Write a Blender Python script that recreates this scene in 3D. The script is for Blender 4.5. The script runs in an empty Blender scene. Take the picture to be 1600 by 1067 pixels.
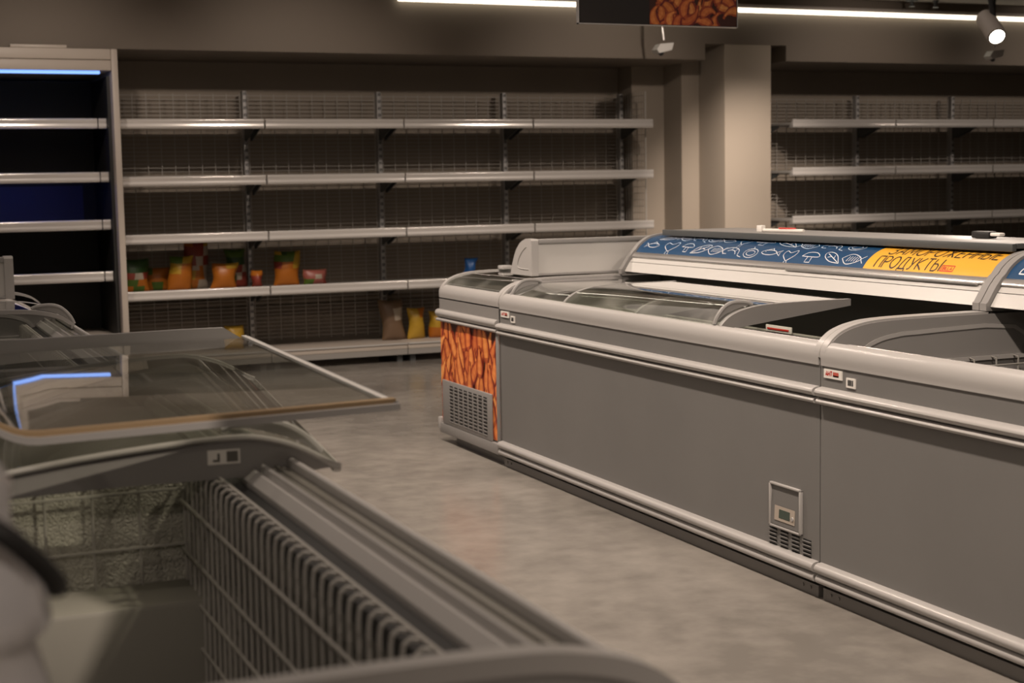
import bpy, bmesh, math, random
from mathutils import Vector, Matrix
R = random.Random(7)
COL = bpy.context.scene.collection
# ------------------------------------------------------------------ materials
def mat(name, col, rough=.5, metal=0., emit=None, estr=0., vcol=False, noise=0., nscale=8., bump=0., bscale=60., spec=.5):
    m = bpy.data.materials.new(name); m.use_nodes = True
    nt = m.node_tree; b = nt.nodes['Principled BSDF']
    b.inputs['Base Color'].default_value = (*col, 1); b.inputs['Roughness'].default_value = rough
    b.inputs['Metallic'].default_value = metal
    b.inputs['Specular IOR Level'].default_value = spec
    if emit:
        b.inputs['Emission Color'].default_value = (*emit, 1); b.inputs['Emission Strength'].default_value = estr
    tc = nt.nodes.new('ShaderNodeTexCoord')
    if vcol:
        v = nt.nodes.new('ShaderNodeVertexColor'); v.layer_name = 'Col'
        nt.links.new(v.outputs[0], b.inputs['Base Color'])
    elif noise:
        n = nt.nodes.new('ShaderNodeTexNoise'); n.inputs['Scale'].default_value = nscale; n.inputs['Detail'].default_value = 6
        r = nt.nodes.new('ShaderNodeValToRGB')
        r.color_ramp.elements[0].position = .3; r.color_ramp.elements[1].position = .7
        r.color_ramp.elements[0].color = (*[c*(1-noise) for c in col], 1)
        r.color_ramp.elements[1].color = (*[min(1, c*(1+noise)) for c in col], 1)
        nt.links.new(tc.outputs['Object'], n.inputs['Vector']); nt.links.new(n.outputs[0], r.inputs[0])
        nt.links.new(r.outputs[0], b.inputs['Base Color'])
    if bump:
        n2 = nt.nodes.new('ShaderNodeTexNoise'); n2.inputs['Scale'].default_value = bscale; n2.inputs['Detail'].default_value = 3
        bp = nt.nodes.new('ShaderNodeBump'); bp.inputs['Strength'].default_value = bump; bp.inputs['Distance'].default_value = .01
        nt.links.new(tc.outputs['Object'], n2.inputs['Vector']); nt.links.new(n2.outputs[0], bp.inputs['Height'])
        nt.links.new(bp.outputs[0], b.inputs['Normal'])
    return m
def glass_mat(name, tint, haze=.05, nscale=5., gloss=.7):
    m = bpy.data.materials.new(name); m.use_nodes = True; nt = m.node_tree
    nt.nodes.clear(); N = nt.nodes.new; L = nt.links.new
    out = N('ShaderNodeOutputMaterial'); tr = N('ShaderNodeBsdfTransparent'); tr.inputs[0].default_value = (*tint, 1)
    gl = N('ShaderNodeBsdfGlossy'); gl.inputs['Roughness'].default_value = .015; gl.inputs[0].default_value = (1, 1, 1, 1)
    df = N('ShaderNodeBsdfDiffuse'); df.inputs[0].default_value = (.6, .58, .54, 1)
    fr = N('ShaderNodeFresnel'); fr.inputs[0].default_value = 1.5
    fm = N('ShaderNodeMath'); fm.operation = 'MULTIPLY'; fm.inputs[1].default_value = gloss
    geo = N('ShaderNodeNewGeometry'); inv = N('ShaderNodeMath'); inv.operation = 'SUBTRACT'; inv.inputs[0].default_value = 1; L(geo.outputs['Backfacing'], inv.inputs[1])
    fb = N('ShaderNodeMath'); fb.operation = 'MULTIPLY'; L(fr.outputs[0], fb.inputs[0]); L(inv.outputs[0], fb.inputs[1]); L(fb.outputs[0], fm.inputs[0])
    tc = N('ShaderNodeTexCoord'); nz = N('ShaderNodeTexNoise'); nz.inputs['Scale'].default_value = nscale; nz.inputs['Detail'].default_value = 8
    L(tc.outputs['Object'], nz.inputs['Vector'])
    mr = N('ShaderNodeMapRange'); mr.inputs[1].default_value = .45; mr.inputs[2].default_value = .75
    mr.inputs[3].default_value = haze*.25; mr.inputs[4].default_value = haze*1.8
    L(nz.outputs[0], mr.inputs[0])
    m1 = N('ShaderNodeMixShader'); L(mr.outputs[0], m1.inputs[0]); L(tr.outputs[0], m1.inputs[1]); L(df.outputs[0], m1.inputs[2])
    m2 = N('ShaderNodeMixShader'); L(fm.outputs[0], m2.inputs[0]); L(m1.outputs[0], m2.inputs[1]); L(gl.outputs[0], m2.inputs[2])
    L(m2.outputs[0], out.inputs[0])
    return m
M = dict(
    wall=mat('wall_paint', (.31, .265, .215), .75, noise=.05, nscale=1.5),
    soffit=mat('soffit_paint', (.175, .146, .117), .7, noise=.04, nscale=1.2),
    ceil=mat('ceiling_paint', (.30, .26, .22), .8, noise=.04, nscale=2),
    panel=mat('grey_coated_steel', (.17, .165, .158), .42, noise=.04, nscale=3),
    band=mat('mid_grey_plastic', (.16, .155, .148), .5),
    rail=mat('light_grey_plastic', (.385, .37, .355), .30),
    railb=mat('bumper_plastic', (.38, .365, .35), .28),
    armour=mat('arch_grey', (.25, .24, .23), .42),
    liner=mat('liner_grey', (.125, .118, .103), .5, .1),
    step=mat('step_grey', (.27, .26, .225), .5),
    track=mat('slide_track_grey', (.20, .19, .165), .22, .4),
    dark=mat('dark_plastic', (.012, .012, .012), .5),
    vdark=mat('black_gap', (.006, .006, .006), .8),
    stucco=mat('stucco_aluminium', (.52, .50, .44), .42, .35, bump=1., bscale=240),
    kick=mat('kick_plate_grey', (.17, .16, .15), .45),
    wire=mat('coated_wire', (.36, .345, .315), .4),
    white=mat('white_fascia', (.50, .485, .46), .32),
    chrome=mat('brushed_chrome', (.55, .53, .51), .25, .85),
    alu=mat('aluminium', (.6, .58, .56), .3, .8),
    pricerail=mat('price_rail_clear_plastic', (.74, .71, .68), .2, .35),
    deck=mat('shelf_grey', (.30, .285, .265), .5),
    mesh=mat('mesh_grey', (.40, .375, .34), .5),
    upright=mat('upright_steel', (.42, .41, .40), .45, .2),
    bracket=mat('bracket_steel', (.09, .095, .095), .5, .3),
    blue=mat('sign_blue', (.012, .055, .135), .25),
    yellow=mat('sign_yellow', (.74, .38, .03), .35),
    ink=mat('ink_dark', (.03, .012, .006), .5),
    line=mat('white_line', (.72, .74, .76), .4),
    red=mat('logo_red', (.55, .03, .02), .4),
    orange=mat('logo_pale_red', (.5, .10, .07), .4),
    rim=mat('rim_grey', (.36, .345, .325), .32),
    paper=mat('label_paper', (.75, .72, .67), .5),
    print=mat('printed_vinyl', (1, 1, 1), .4, vcol=True),
    film=mat('printed_film', (1, 1, 1), .4, vcol=True),
    printd=mat('poster_print', (1, 1, 1), .6, vcol=True),
    cream=mat('cool_cream_steel', (.52, .46, .40), .45),
    fdark=mat('cabinet_dark', (.022, .022, .020), .55),
    fblue=mat('painted_blue_glow', (.05, .055, .11), .5),  # blue glow put into the colour
    felt=mat('brown_seal', (.20, .135, .07), .8),
    floor=None,
    plastic=mat('white_plastic_film', (.84, .83, .85), .12, bump=.35, bscale=12),
    black=mat('black_rubber', (.015, .014, .013), .5),
    lampbody=mat('lamp_body_grey', (.42, .38, .35), .45),
    led=mat('led_warm', (1, .95, .85), .5, emit=(1, .90, .72), estr=2.2),
    ledblue=mat('led_blue', (.3, .5, 1), .5, emit=(.20, .40, 1.0), estr=1.15),
    ledblue2=mat('led_deep_blue', (.2, .3, 1), .5, emit=(.12, .2, 1.0), estr=7),
    lens=mat('lamp_lens', (1, 1, 1), .5, emit=(1, .93, .78), estr=16),
    lcd=mat('lcd_green', (.05, .07, .055), .2),
    beige=mat('beige_plastic', (.42, .36, .30), .45),
    poster=mat('poster_black', (.010, .007, .006), .45),
)
M['glass'] = glass_mat('lid_glass', (.90, .92, .89), .08, 6, 1.7)
M['glassd'] = glass_mat('dusty_lid_glass', (.92, .935, .90), .10, 3., 1.3)
M['clear'] = glass_mat('clear_plastic', (.9, .88, .85), .08, 5)
# polished concrete floor
def floor_mat():
    m = bpy.data.materials.new('polished_concrete'); m.use_nodes = True; nt = m.node_tree; b = nt.nodes['Principled BSDF']
    N = nt.nodes.new; L = nt.links.new; tc = N('ShaderNodeTexCoord')
    a = N('ShaderNodeTexNoise'); a.inputs['Scale'].default_value = 1.1; a.inputs['Detail'].default_value = 7; a.inputs['Roughness'].default_value = .6
    c = N('ShaderNodeTexNoise'); c.inputs['Scale'].default_value = 9; c.inputs['Detail'].default_value = 8
    L(tc.outputs['Object'], a.inputs['Vector']); L(tc.outputs['Object'], c.inputs['Vector'])
    mx = N('ShaderNodeMix'); mx.data_type = 'FLOAT'; mx.inputs[0].default_value = .35
    L(a.outputs[0], mx.inputs[2]); L(c.outputs[0], mx.inputs[3])
    r = N('ShaderNodeValToRGB'); e = r.color_ramp.elements
    e[0].position = .38; e[0].color = (.175, .160, .142, 1); e[1].position = .63; e[1].color = (.30, .277, .246, 1)
    L(mx.outputs[0], r.inputs[0]); L(r.outputs[0], b.inputs['Base Color'])
    r2 = N('ShaderNodeMapRange'); r2.inputs[3].default_value = .10; r2.inputs[4].default_value = .34
    L(a.outputs[0], r2.inputs[0]); L(r2.outputs[0], b.inputs['Roughness'])
    bp = N('ShaderNodeBump'); bp.inputs['Strength'].default_value = .025; bp.inputs['Distance'].default_value = .01
    L(c.outputs[0], bp.inputs['Height']); L(bp.outputs[0], b.inputs['Normal'])
    return m
M['floor'] = floor_mat()
# ------------------------------------------------------------------ mesh builder
def smooth(pts, n=5):
    out = []
    P = [pts[0]] + list(pts) + [pts[-1]]
    for i in range(1, len(P)-2):
        p0, p1, p2, p3 = [Vector(P[j]) for j in (i-1, i, i+1, i+2)]
        for k in range(n):
            t = k/n
            out.append(tuple(.5*((2*p1)+(p2-p0)*t+(2*p0-5*p1+4*p2-p3)*t*t+(3*p1-p0-3*p2+p3)*t**3)))
    out.append(tuple(pts[-1]))
    return out
class MB:
    def __init__(s): s.v = []; s.f = []; s.m = []; s.c = []; s.hascol = False
    def face(s, idx, m=0, col=None):
        s.f.append(tuple(idx)); s.m.append(m); s.c.append(col)
        if col: s.hascol = True
    def vs(s, pts):
        i = len(s.v); s.v += [tuple(p) for p in pts]; return list(range(i, i+len(pts)))
    def box(s, a, b, m=0, bev=0., col=None):
        x0, y0, z0 = [min(p, q) for p, q in zip(a, b)]; x1, y1, z1 = [max(p, q) for p, q in zip(a, b)]
        if bev:
            bm = bmesh.new(); bmesh.ops.create_cube(bm, size=1)
            for v in bm.verts: v.co = ((x0+x1)/2+v.co.x*(x1-x0), (y0+y1)/2+v.co.y*(y1-y0), (z0+z1)/2+v.co.z*(z1-z0))
            bmesh.ops.bevel(bm, geom=bm.edges[:], offset=min(bev, .45*min(x1-x0, y1-y0, z1-z0)), segments=2, affect='EDGES', profile=.5)
            bm.verts.index_update(); i = s.vs([v.co for v in bm.verts])
            for f in bm.faces: s.face([i[v.index] for v in f.verts], m, col)
            bm.free(); return s
        i = s.vs([(x0, y0, z0), (x1, y0, z0), (x1, y1, z0), (x0, y1, z0), (x0, y0, z1), (x1, y0, z1), (x1, y1, z1), (x0, y1, z1)])
        for f in ((0, 3, 2, 1), (4, 5, 6, 7), (0, 1, 5, 4), (1, 2, 6, 5), (2, 3, 7, 6), (3, 0, 4, 7)): s.face([i[k] for k in f], m, col)
        return s
    def prism(s, prof, axis, lo, hi, m=0, caps=True):
        # prof: closed loop of 2D; axis 'y': (x,z); 'x': (y,z); 'z': (x,y)
        def P(p, t): return {'y': (p[0], t, p[1]), 'x': (t, p[0], p[1]), 'z': (p[0], p[1], t)}[axis]
        n = len(prof); a = s.vs([P(p, lo) for p in prof]); b = s.vs([P(p, hi) for p in prof])
        for k in range(n): s.face((a[k], a[(k+1) % n], b[(k+1) % n], b[k]), m)
        if caps: s.face(a[::-1], m); s.face(b, m)
        return s
    def sheet(s, prof, axis, lo, hi, th, m=0):
        # open profile thickened along its normals
        n = len(prof); off = []
        for k in range(n):
            p = Vector(prof[max(0, k-1)]); q = Vector(prof[min(n-1, k+1)]); d = (q-p).normalized()
            off.append((prof[k][0]-d.y*th, prof[k][1]+d.x*th))
        def P(p, t): return {'y': (p[0], t, p[1]), 'x': (t, p[0], p[1]), 'z': (p[0], p[1], t)}[axis]
        A = s.vs([P(p, lo) for p in prof]); B = s.vs([P(p, hi) for p in prof]); C = s.vs([P(p, lo) for p in off]); D = s.vs([P(p, hi) for p in off])
        for k in range(n-1):
            s.face((A[k], A[k+1], B[k+1], B[k]), m); s.face((C[k], D[k], D[k+1], C[k+1]), m)
            s.face((A[k], C[k], C[k+1], A[k+1]), m); s.face((B[k], B[k+1], D[k+1], D[k]), m)
        s.face((A[0], B[0], D[0], C[0]), m); s.face((A[-1], C[-1], D[-1], B[-1]), m)
        return s
    def tube(s, pts, r, n=6, m=0, r2=None):
        pts = [Vector(p) for p in pts]; rings = []; prev = None
        for k, p in enumerate(pts):
            d = (pts[min(k+1, len(pts)-1)]-pts[max(k-1, 0)]).normalized()
            if prev is None:
                up = Vector((0, 0, 1)) if abs(d.z) < .9 else Vector((1, 0, 0)); u = d.cross(up).normalized()
            else: u = (prev-d*prev.dot(d)).normalized()
            prev = u; w = d.cross(u); rr = r if r2 is None else r+(r2-r)*k/max(1, len(pts)-1)
            rings.append(s.vs([p+(u*math.cos(2*math.pi*j/n)+w*math.sin(2*math.pi*j/n))*rr for j in range(n)]))
        for a, b in zip(rings, rings[1:]):
            for j in range(n): s.face((a[j], a[(j+1) % n], b[(j+1) % n], b[j]), m)
        s.face(rings[0][::-1], m); s.face(rings[-1], m)
        return s
    def lathe(s, prof, origin, axis, n=20, m=0, mats=None):
        # prof [(r, h)] around axis
        ax = Vector(axis).normalized(); u = ax.orthogonal().normalized(); w = ax.cross(u); o = Vector(origin); rings = []
        for r, h in prof: rings.append(s.vs([o+ax*h+(u*math.cos(2*math.pi*j/n)+w*math.sin(2*math.pi*j/n))*r for j in range(n)]))
        for k, (a, b) in enumerate(zip(rings, rings[1:])):
            for j in range(n): s.face((a[j], a[(j+1) % n], b[(j+1) % n], b[j]), mats[k] if mats else m)
        s.face(rings[0][::-1], mats[0] if mats else m); s.face(rings[-1], mats[-1] if mats else m)
        return s
    def quad(s, pts, m=0, col=None): s.face(s.vs(pts), m, col); return s
    def build(s, name, mats, parent=None, sharp=35, loc=None):
        me = bpy.data.meshes.new(name); me.from_pydata(s.v, [], s.f)
        if not isinstance(mats, (list, tuple)): mats = [mats]
        for mm in mats: me.materials.append(mm)
        for p, i in zip(me.polygons, s.m): p.material_index = i
        if s.hascol:
            ca = me.color_attributes.new('Col', 'FLOAT_COLOR', 'CORNER')
            for p, c in zip(me.polygons, s.c):
                c = c or (1, 1, 1)
                for k, li in enumerate(p.loop_indices):
                    cc = c[k] if isinstance(c[0], (tuple, list)) else c
                    ca.data[li].color = (*cc, 1)
        bm = bmesh.new(); bm.from_mesh(me)
        if not s.hascol: bmesh.ops.recalc_face_normals(bm, faces=bm.faces[:])
        for f in bm.faces: f.smooth = True
        for e in bm.edges:
            if len(e.link_faces) != 2 or e.calc_face_angle(0) > math.radians(sharp): e.smooth = False
        bm.to_mesh(me); bm.free()
        o = bpy.data.objects.new(name, me); COL.objects.link(o)
        if parent: o.parent = parent
        if loc: o.location = loc
        return o
def tag(o, label, cat, group=None):
    o['label'] = label; o['category'] = cat
    if group: o['group'] = group
    return o
def thing(name, label, cat, loc=(0, 0, 0), group=None):
    o = bpy.data.objects.new(name, None); COL.objects.link(o); o.location = loc; o.empty_display_size = .1
    return tag(o, label, cat, group)
def struct(o): o['kind'] = 'structure'; return o
def lab(o, t): o['label'] = t; return o
class Loc:
    """parts are modelled in world coordinates; this shifts them to the thing's own base"""
    def __init__(s, root): s.r = root; s.o = Vector(root.location)
    def part(s, mb, name, mats, parent=None, **k):
        mb.v = [tuple(Vector(p)-s.o) for p in mb.v]
        return mb.build(name, mats, parent or s.r, **k)
# ------------------------------------------------------------------ lettering (stroke glyphs, height 1)
def ell(cx, cy, rx, ry, n=18, a0=0, a1=360):
    return [(cx+rx*math.cos(math.radians(a0+(a1-a0)*k/n)), cy+ry*math.sin(math.radians(a0+(a1-a0)*k/n))) for k in range(n+1)]
G = {
    'З': (.6, [[(.04, .84), (.18, 1), (.42, 1), (.55, .86), (.55, .68), (.42, .54), (.24, .54)], [(.42, .54), (.58, .4), (.58, .16), (.44, 0), (.17, 0), (.02, .16)]]),
    'А': (.62, [[(0, 0), (.31, 1), (.62, 0)], [(.1, .32), (.52, .32)]]),
    'М': (.74, [[(0, 0), (.05, 1), (.37, .2), (.69, 1), (.74, 0)]]),
    'О': (.72, [ell(.36, .5, .36, .5)]),
    'Р': (.52, [[(0, 0), (0, 1), (.34, 1), (.52, .86), (.52, .62), (.34, .47), (0, .47)]]),
    'Ж': (.84, [[(.42, 0), (.42, 1)], [(0, 1), (.42, .5), (.84, 1)], [(0, 0), (.42, .5), (.84, 0)]]),
    'Е': (.48, [[(.48, 1), (0, 1), (0, 0), (.48, 0)], [(0, .52), (.42, .52)]]),
    'Н': (.56, [[(0, 0), (0, 1)], [(.56, 0), (.56, 1)], [(0, .5), (.56, .5)]]),
    'Ы': (.72, [[(0, 1), (0, 0), (.32, 0), (.47, .13), (.47, .42), (.32, .55), (0, .55)], [(.72, 0), (.72, 1)]]),
    'П': (.56, [[(0, 0), (0, 1), (.56, 1), (.56, 0)]]),
    'Д': (.68, [[(0, -.16), (0, 0), (.68, 0), (.68, -.16)], [(.08, 0), (.22, 1), (.56, 1), (.56, 0)]]),
    'У': (.58, [[(0, 1), (.31, .4)], [(.58, 1), (.24, .06), (.14, 0), (.04, 0)]]),
    'К': (.54, [[(0, 0), (0, 1)], [(.54, 1), (0, .46), (.54, 0)]]),
    'Т': (.58, [[(0, 1), (.58, 1)], [(.29, 1), (.29, 0)]]),
    'A': (.62, [[(0, 0), (.31, 1), (.62, 0)], [(.1, .32), (.52, .32)]]),
    'H': (.56, [[(0, 0), (0, 1)], [(.56, 0), (.56, 1)], [(0, .5), (.56, .5)]]),
    'T': (.58, [[(0, 1), (.58, 1)], [(.29, 1), (.29, 0)]]),
    'B': (.5, [[(0, 0), (0, 1), (.34, 1), (.46, .86), (.46, .66), (.32, .54), (0, .54)], [(.32, .54), (.5, .4), (.5, .14), (.36, 0), (0, 0)]]),
    'I': (.06, [[(.03, 0), (.03, 1)]]),
    'L': (.44, [[(0, 1), (0, 0), (.44, 0)]]),
}
def stroke(mb, pts, w, f, m=0):
    """flat ribbon of width w along 2D pts, mapped by f(s, t)"""
    pts = [Vector(p) for p in pts]; L = []; Rr = []
    n = len(pts); dense = []
    for a, b in zip(pts, pts[1:]):
        k = max(1, int((b-a).length/.012))
        dense += [a+(b-a)*j/k for j in range(k)]
    dense.append(pts[-1]); pts = dense; n = len(pts)
    for k in range(n):
        d = (pts[min(n-1, k+1)]-pts[max(0, k-1)])
        d = d.normalized() if d.length > 1e-9 else Vector((1, 0)); nn = Vector((-d.y, d.x))*w/2
        L.append(pts[k]+nn); Rr.append(pts[k]-nn)
    a = mb.vs([f(*p) for p in L]); b = mb.vs([f(*p) for p in Rr])
    for k in range(n-1): mb.face((a[k], a[k+1], b[k+1], b[k]), m)
def text(mb, s, x, y, h, w, f, m=0, sx=1., gap=.2, width=None):
    tot = sum(G[c][0] for c in s)+gap*(len(s)-1)
    if width: sx = width/(tot*h)
    for c in s:
        for pl in G[c][1]: stroke(mb, [(x+px*h*sx, y+py*h) for px, py in pl], w, f, m)
        x += (G[c][0]+gap)*h*sx
# ------------------------------------------------------------------ printed shrimp picture (layers of flat printed shapes)
def shrimps(mb, f, W, Hh, n, seed, L0=.20, w0=.052, vert=True, tone=1., step=.00004):
    rr = random.Random(seed)
    base = (.06*tone, .012*tone, .005*tone)
    mb.quad([f(0, 0, 0), f(W, 0, 0), f(W, Hh, 0), f(0, Hh, 0)], 0, base)
    pts = []
    k = 0
    nx = max(1, int(round(math.sqrt(n*W/Hh)))); ny = max(1, n//nx)
    for i in range(nx):
        for j in range(ny): pts.append(((i+rr.uniform(.1, .9))*W/nx, (j+rr.uniform(.1, .9))*Hh/ny))
    rr.shuffle(pts)
    for q, (cx, cy) in enumerate(pts):
        a = rr.gauss(math.pi/2, .38) if vert else rr.uniform(0, math.pi)
        L = L0*rr.uniform(.7, 1.2); bend = rr.uniform(-1.0, 1.0) if vert else rr.choice((-1, 1))*rr.uniform(1.5, 3.4)
        hue = rr.random(); S = 9; T = 5; ring = []
        br = rr.uniform(.66, 1.15)
        ang = a-bend/2; x, y = cx-math.cos(a)*L/2, cy-math.sin(a)*L/2
        for s in range(S+1):
            t = s/S; wd = w0*rr.uniform(.93, 1.07)*(.35+.65*math.sin(math.pi*min(1, t*1.15+.12)))*(.8 if t > .85 else 1)
            row = []
            for e in range(T+1):
                o = (e/T-.5)*wd; px, py = x-math.sin(ang)*o, y+math.cos(ang)*o
                row.append(f(min(W, max(0, px)), min(Hh, max(0, py)), step*(q+1)))
            ring.append(mb.vs(row)); ang += bend/S; x += math.cos(ang)*L/S; y += math.sin(ang)*L/S
        for s in range(S):
            for e in range(T):
                g = [.17, .80, 1.1, .98, .42][e]*br*(1 if s % 2 else .9)
                if s in (0, S-1): g *= .6
                c = (min(.97, (.86+.1*hue)*g**.7), (.245+.13*hue)*g*g**.35, (.06+.11*hue*max(0, g-.6))*g)
                c = tuple(max(.01, k*tone) for k in c)
                mb.face((ring[s][e], ring[s][e+1], ring[s+1][e+1], ring[s+1][e]), 0, c)
# ================================================================== SETTING
YW = 10.85; ZC = 2.64; YS = 9.95; ZS0 = 2.160
struct(MB().box((-4, -4, -.12), (14, YW+.2, 0)).build('floor', M['floor']))
struct(MB().box((-4, -4, ZC), (14, YW+.2, ZC+.12)).build('ceiling', M['ceil']))
struct(MB().box((-4, YW, 0), (14, YW+.2, ZC)).build('wall_back', M['wall']))
struct(MB().box((-4.2, -4, 0), (-4, YW, ZC)).build('wall_left', M['wall']))
struct(MB().box((14, -4, 0), (14.2, YW, ZC)).build('wall_right', M['wall']))
struct(MB().box((-4, -4.2, 0), (14, -4, ZC)).build('wall_front', M['wall']))
struct(MB().box((6.014, YS, 0), (6.425, YW, 2.279), bev=.006).build('trim_1', M['wall']))            # column
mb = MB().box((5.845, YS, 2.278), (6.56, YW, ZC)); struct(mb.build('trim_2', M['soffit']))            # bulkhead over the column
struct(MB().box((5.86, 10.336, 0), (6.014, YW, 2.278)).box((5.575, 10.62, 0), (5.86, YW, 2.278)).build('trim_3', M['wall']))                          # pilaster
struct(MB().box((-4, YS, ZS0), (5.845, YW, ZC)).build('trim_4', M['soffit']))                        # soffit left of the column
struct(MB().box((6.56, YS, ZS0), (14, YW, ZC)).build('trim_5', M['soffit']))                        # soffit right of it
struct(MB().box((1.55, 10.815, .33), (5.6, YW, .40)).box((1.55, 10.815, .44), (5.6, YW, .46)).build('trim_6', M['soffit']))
# long LED line above the soffit
t = thing('led_light_strip', 'long thin glowing white light line along the top of the bulkhead', 'light', (3.0, 9.92, 2.53))
L = Loc(t)
L.part(MB().box((3.4, 9.905, 2.545), (13, YS, 2.575), bev=.004), 'channel', M['lampbody'])
for a, b in ((3.42, 5.2), (5.204, 7.9), (7.904, 12.9)):
    L.part(MB().box((a, 9.90, 2.514), (b, 9.935, 2.545), bev=.008), 'diffuser', M['led'])
# ================================================================== GONDOLA SHELVING
ZS = (1.70, 1.32, .937, .56)
def bay(xl, label, group, end=False, start=False):
    t = thing('gondola_shelf_unit', label, 'shelving', (xl, 10.5, 0), group); P = Loc(t)
    xr = xl+1.0
    mb = MB()
    for k in range(11): mb.box((xl+.014+k*.094, 10.722, .16), (xl+.0185+k*.094, 10.726, 1.93))
    z = .18
    while z < 1.92: mb.box((xl+.001, 10.726, z), (xr-.031, 10.7285, z+.004)); z += .028
    P.part(mb, 'back_mesh', M['mesh'])
    for X in ([xl+.016] if start else [])+[xr-.016]:
        mb = MB(); mb.box((X-.015, 10.685, 0), (X+.015, 10.745, 1.95), 0, .003)
        z = .22
        while z < 1.93:
            mb.box((X-.009, 10.6835, z), (X-.003, 10.6855, z+.022), 1); mb.box((X+.003, 10.6835, z), (X+.009, 10.6855, z+.022), 1); z += .05
        P.part(mb, 'upright', [M['upright'], M['vdark']])
    for z in ZS:
        s = P.part(MB().box((xl+.004, 10.215, z-.012), (xr-.004, 10.68, z+.008), 0, .003).box((xl+.004, 10.215, z-.035), (xr-.004, 10.235, z-.012)), 'shelf', M['deck'])
        mb = MB(); pr = smooth([(10.192, z+.031), (10.186, z+.022), (10.189, z+.0), (10.186, z-.022), (10.194, z-.034)], 4)
        mb.sheet(pr, 'x', xl+.006, xr-.006, .022)
        lab(P.part(mb, 'price_rail', M['pricerail'], s), 'pale glossy strip along the shelf front')
        for X in (xl+.02, xr-.02):
            P.part(MB().prism([(10.686, z-.012), (10.40, z-.012), (10.42, z-.03), (10.65, z-.105), (10.686, z-.105)], 'x', X-.004, X+.004), 'bracket', M['bracket'], s)
    P.part(MB().box((xl+.003, 10.22, .095), (xr-.003, 10.685, .135), 0, .004), 'base_deck', M['cream'])
    lab(P.part(MB().box((xl+.003, 10.21, .128), (xr-.003, 10.228, .140), 0, .003), 'deck_edge', M['white'], None), 'bright edge strip of the bottom deck')
    P.part(MB().box((xl+.003, 10.222, .055), (xr-.003, 10.236, .094)), 'kick_panel', M['deck'])
    for X in (xl+.03, xr-.07): P.part(MB().box((X, 10.26, 0), (X+.04, 10.68, .095)), 'foot', M['bracket'])
    if end:
        mb = MB()
        for k in range(9): mb.box((xr+.017, 10.36+k*.04, .5), (xr+.0195, 10.3625+k*.04, 1.95))
        z = .52
        while z < 1.94: mb.box((xr+.017, 10.36, z), (xr+.0195, 10.69, z+.0028)); z += .05
        mb.tube([(xr+.018, 10.355, .5), (xr+.018, 10.355, 1.95)], .006)
        P.part(mb, 'side_mesh', M['mesh'])
    return t
gl = 'wire-backed shelf units left of the column'
bay(1.535, 'grey wire-backed shelf unit beside the tall chiller, orange and green bags on its low shelf', gl, start=True)
bay(2.535, 'grey wire-backed shelf unit, second from the chiller, one orange bag and one pink bag', gl)
bay(3.535, 'grey wire-backed shelf unit, third from the chiller, with a small blue bag', gl)
bay(4.535, 'empty grey shelf unit at the right end of the left run, with mesh side panel', gl, end=True)
gr = 'empty wire-backed shelf units right of the column'
bay(6.775, 'empty grey shelf unit directly right of the beige column', gr, start=True)
bay(7.775, 'empty grey shelf unit, second to the right of the beige column', gr)
bay(8.775, 'empty grey shelf unit cut by the right edge of the photo', gr)
# ================================================================== TALL CHILLER
t = thing('tall_chiller_cabinet', 'tall open chiller cabinet with dark inside, blue lit shelves, left end of back wall', 'refrigerator', (.3, 10.3, 0)); P = Loc(t)
P.part(MB().box((1.487, 9.9, 0), (1.528, 10.84, 2.155), 0, .006), 'side_panel', M['cream'])
P.part(MB().box((-1.2, 10.72, 0), (1.487, 10.84, 2.0)), 'back_panel', M['fdark'])
P.part(MB().box((1.466, 9.99, .3), (1.486, 10.72, 1.99)), 'inner_side_panel', M['fdark'])
P.part(MB().box((-1.2, 10.715, 1.05), (1.38, 10.72, 1.30)), 'painted_glow_panel', M['fblue'])  # navy sheet paints the blue glow on the back of one compartment
P.part(MB().box((-1.2, 9.92, 2.02), (1.486, 10.84, 2.15), 0, .004), 'canopy', M['cream'])
P.part(MB().box((-1.2, 9.905, 2.088), (1.486, 9.925, 2.155), 0, .004).box((-1.2, 9.908, 2.02), (1.486, 9.925, 2.083), 0, .004), 'header_panel', M['cream'])
P.part(MB().box((-1.2, 9.94, 2.0), (1.42, 9.965, 2.02), 0, .003), 'light_bar', M['ledblue'])
P.part(MB().box((-1.2, 9.93, 0), (1.486, 10.72, .32), 0, .01), 'base_tray', M['cream'])
for z in (1.695, 1.352, 1.045, .71):
    s = P.part(MB().box((-1.2, 10.10, z-.015), (1.46, 10.70, z+.01)), 'shelf', M['fdark'])
    pr = smooth([(10.052, z+.031), (10.046, z+.022), (10.049, z), (10.046, z-.022), (10.054, z-.034)], 4)
    lab(P.part(MB().sheet(pr, 'x', -1.2, 1.405, .02), 'price_rail', M['pricerail'], s), 'pale glossy strip along the shelf front')
    P.part(MB().sheet(pr, 'x', 1.412, 1.462, .02), 'rail_end', M['pricerail'], s)
P.part(MB().box((-1.2, 10.085, 1.322), (1.30, 10.10, 1.336)), 'blue_shelf_light', M['ledblue2'])
tag(MB().box((.88, 9.905, 2.155), (1.22, 9.946, 2.175), 0, .004).build('flat_box', M['cream']), 'flat beige strip lying on top of the tall chiller', 'box')
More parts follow.
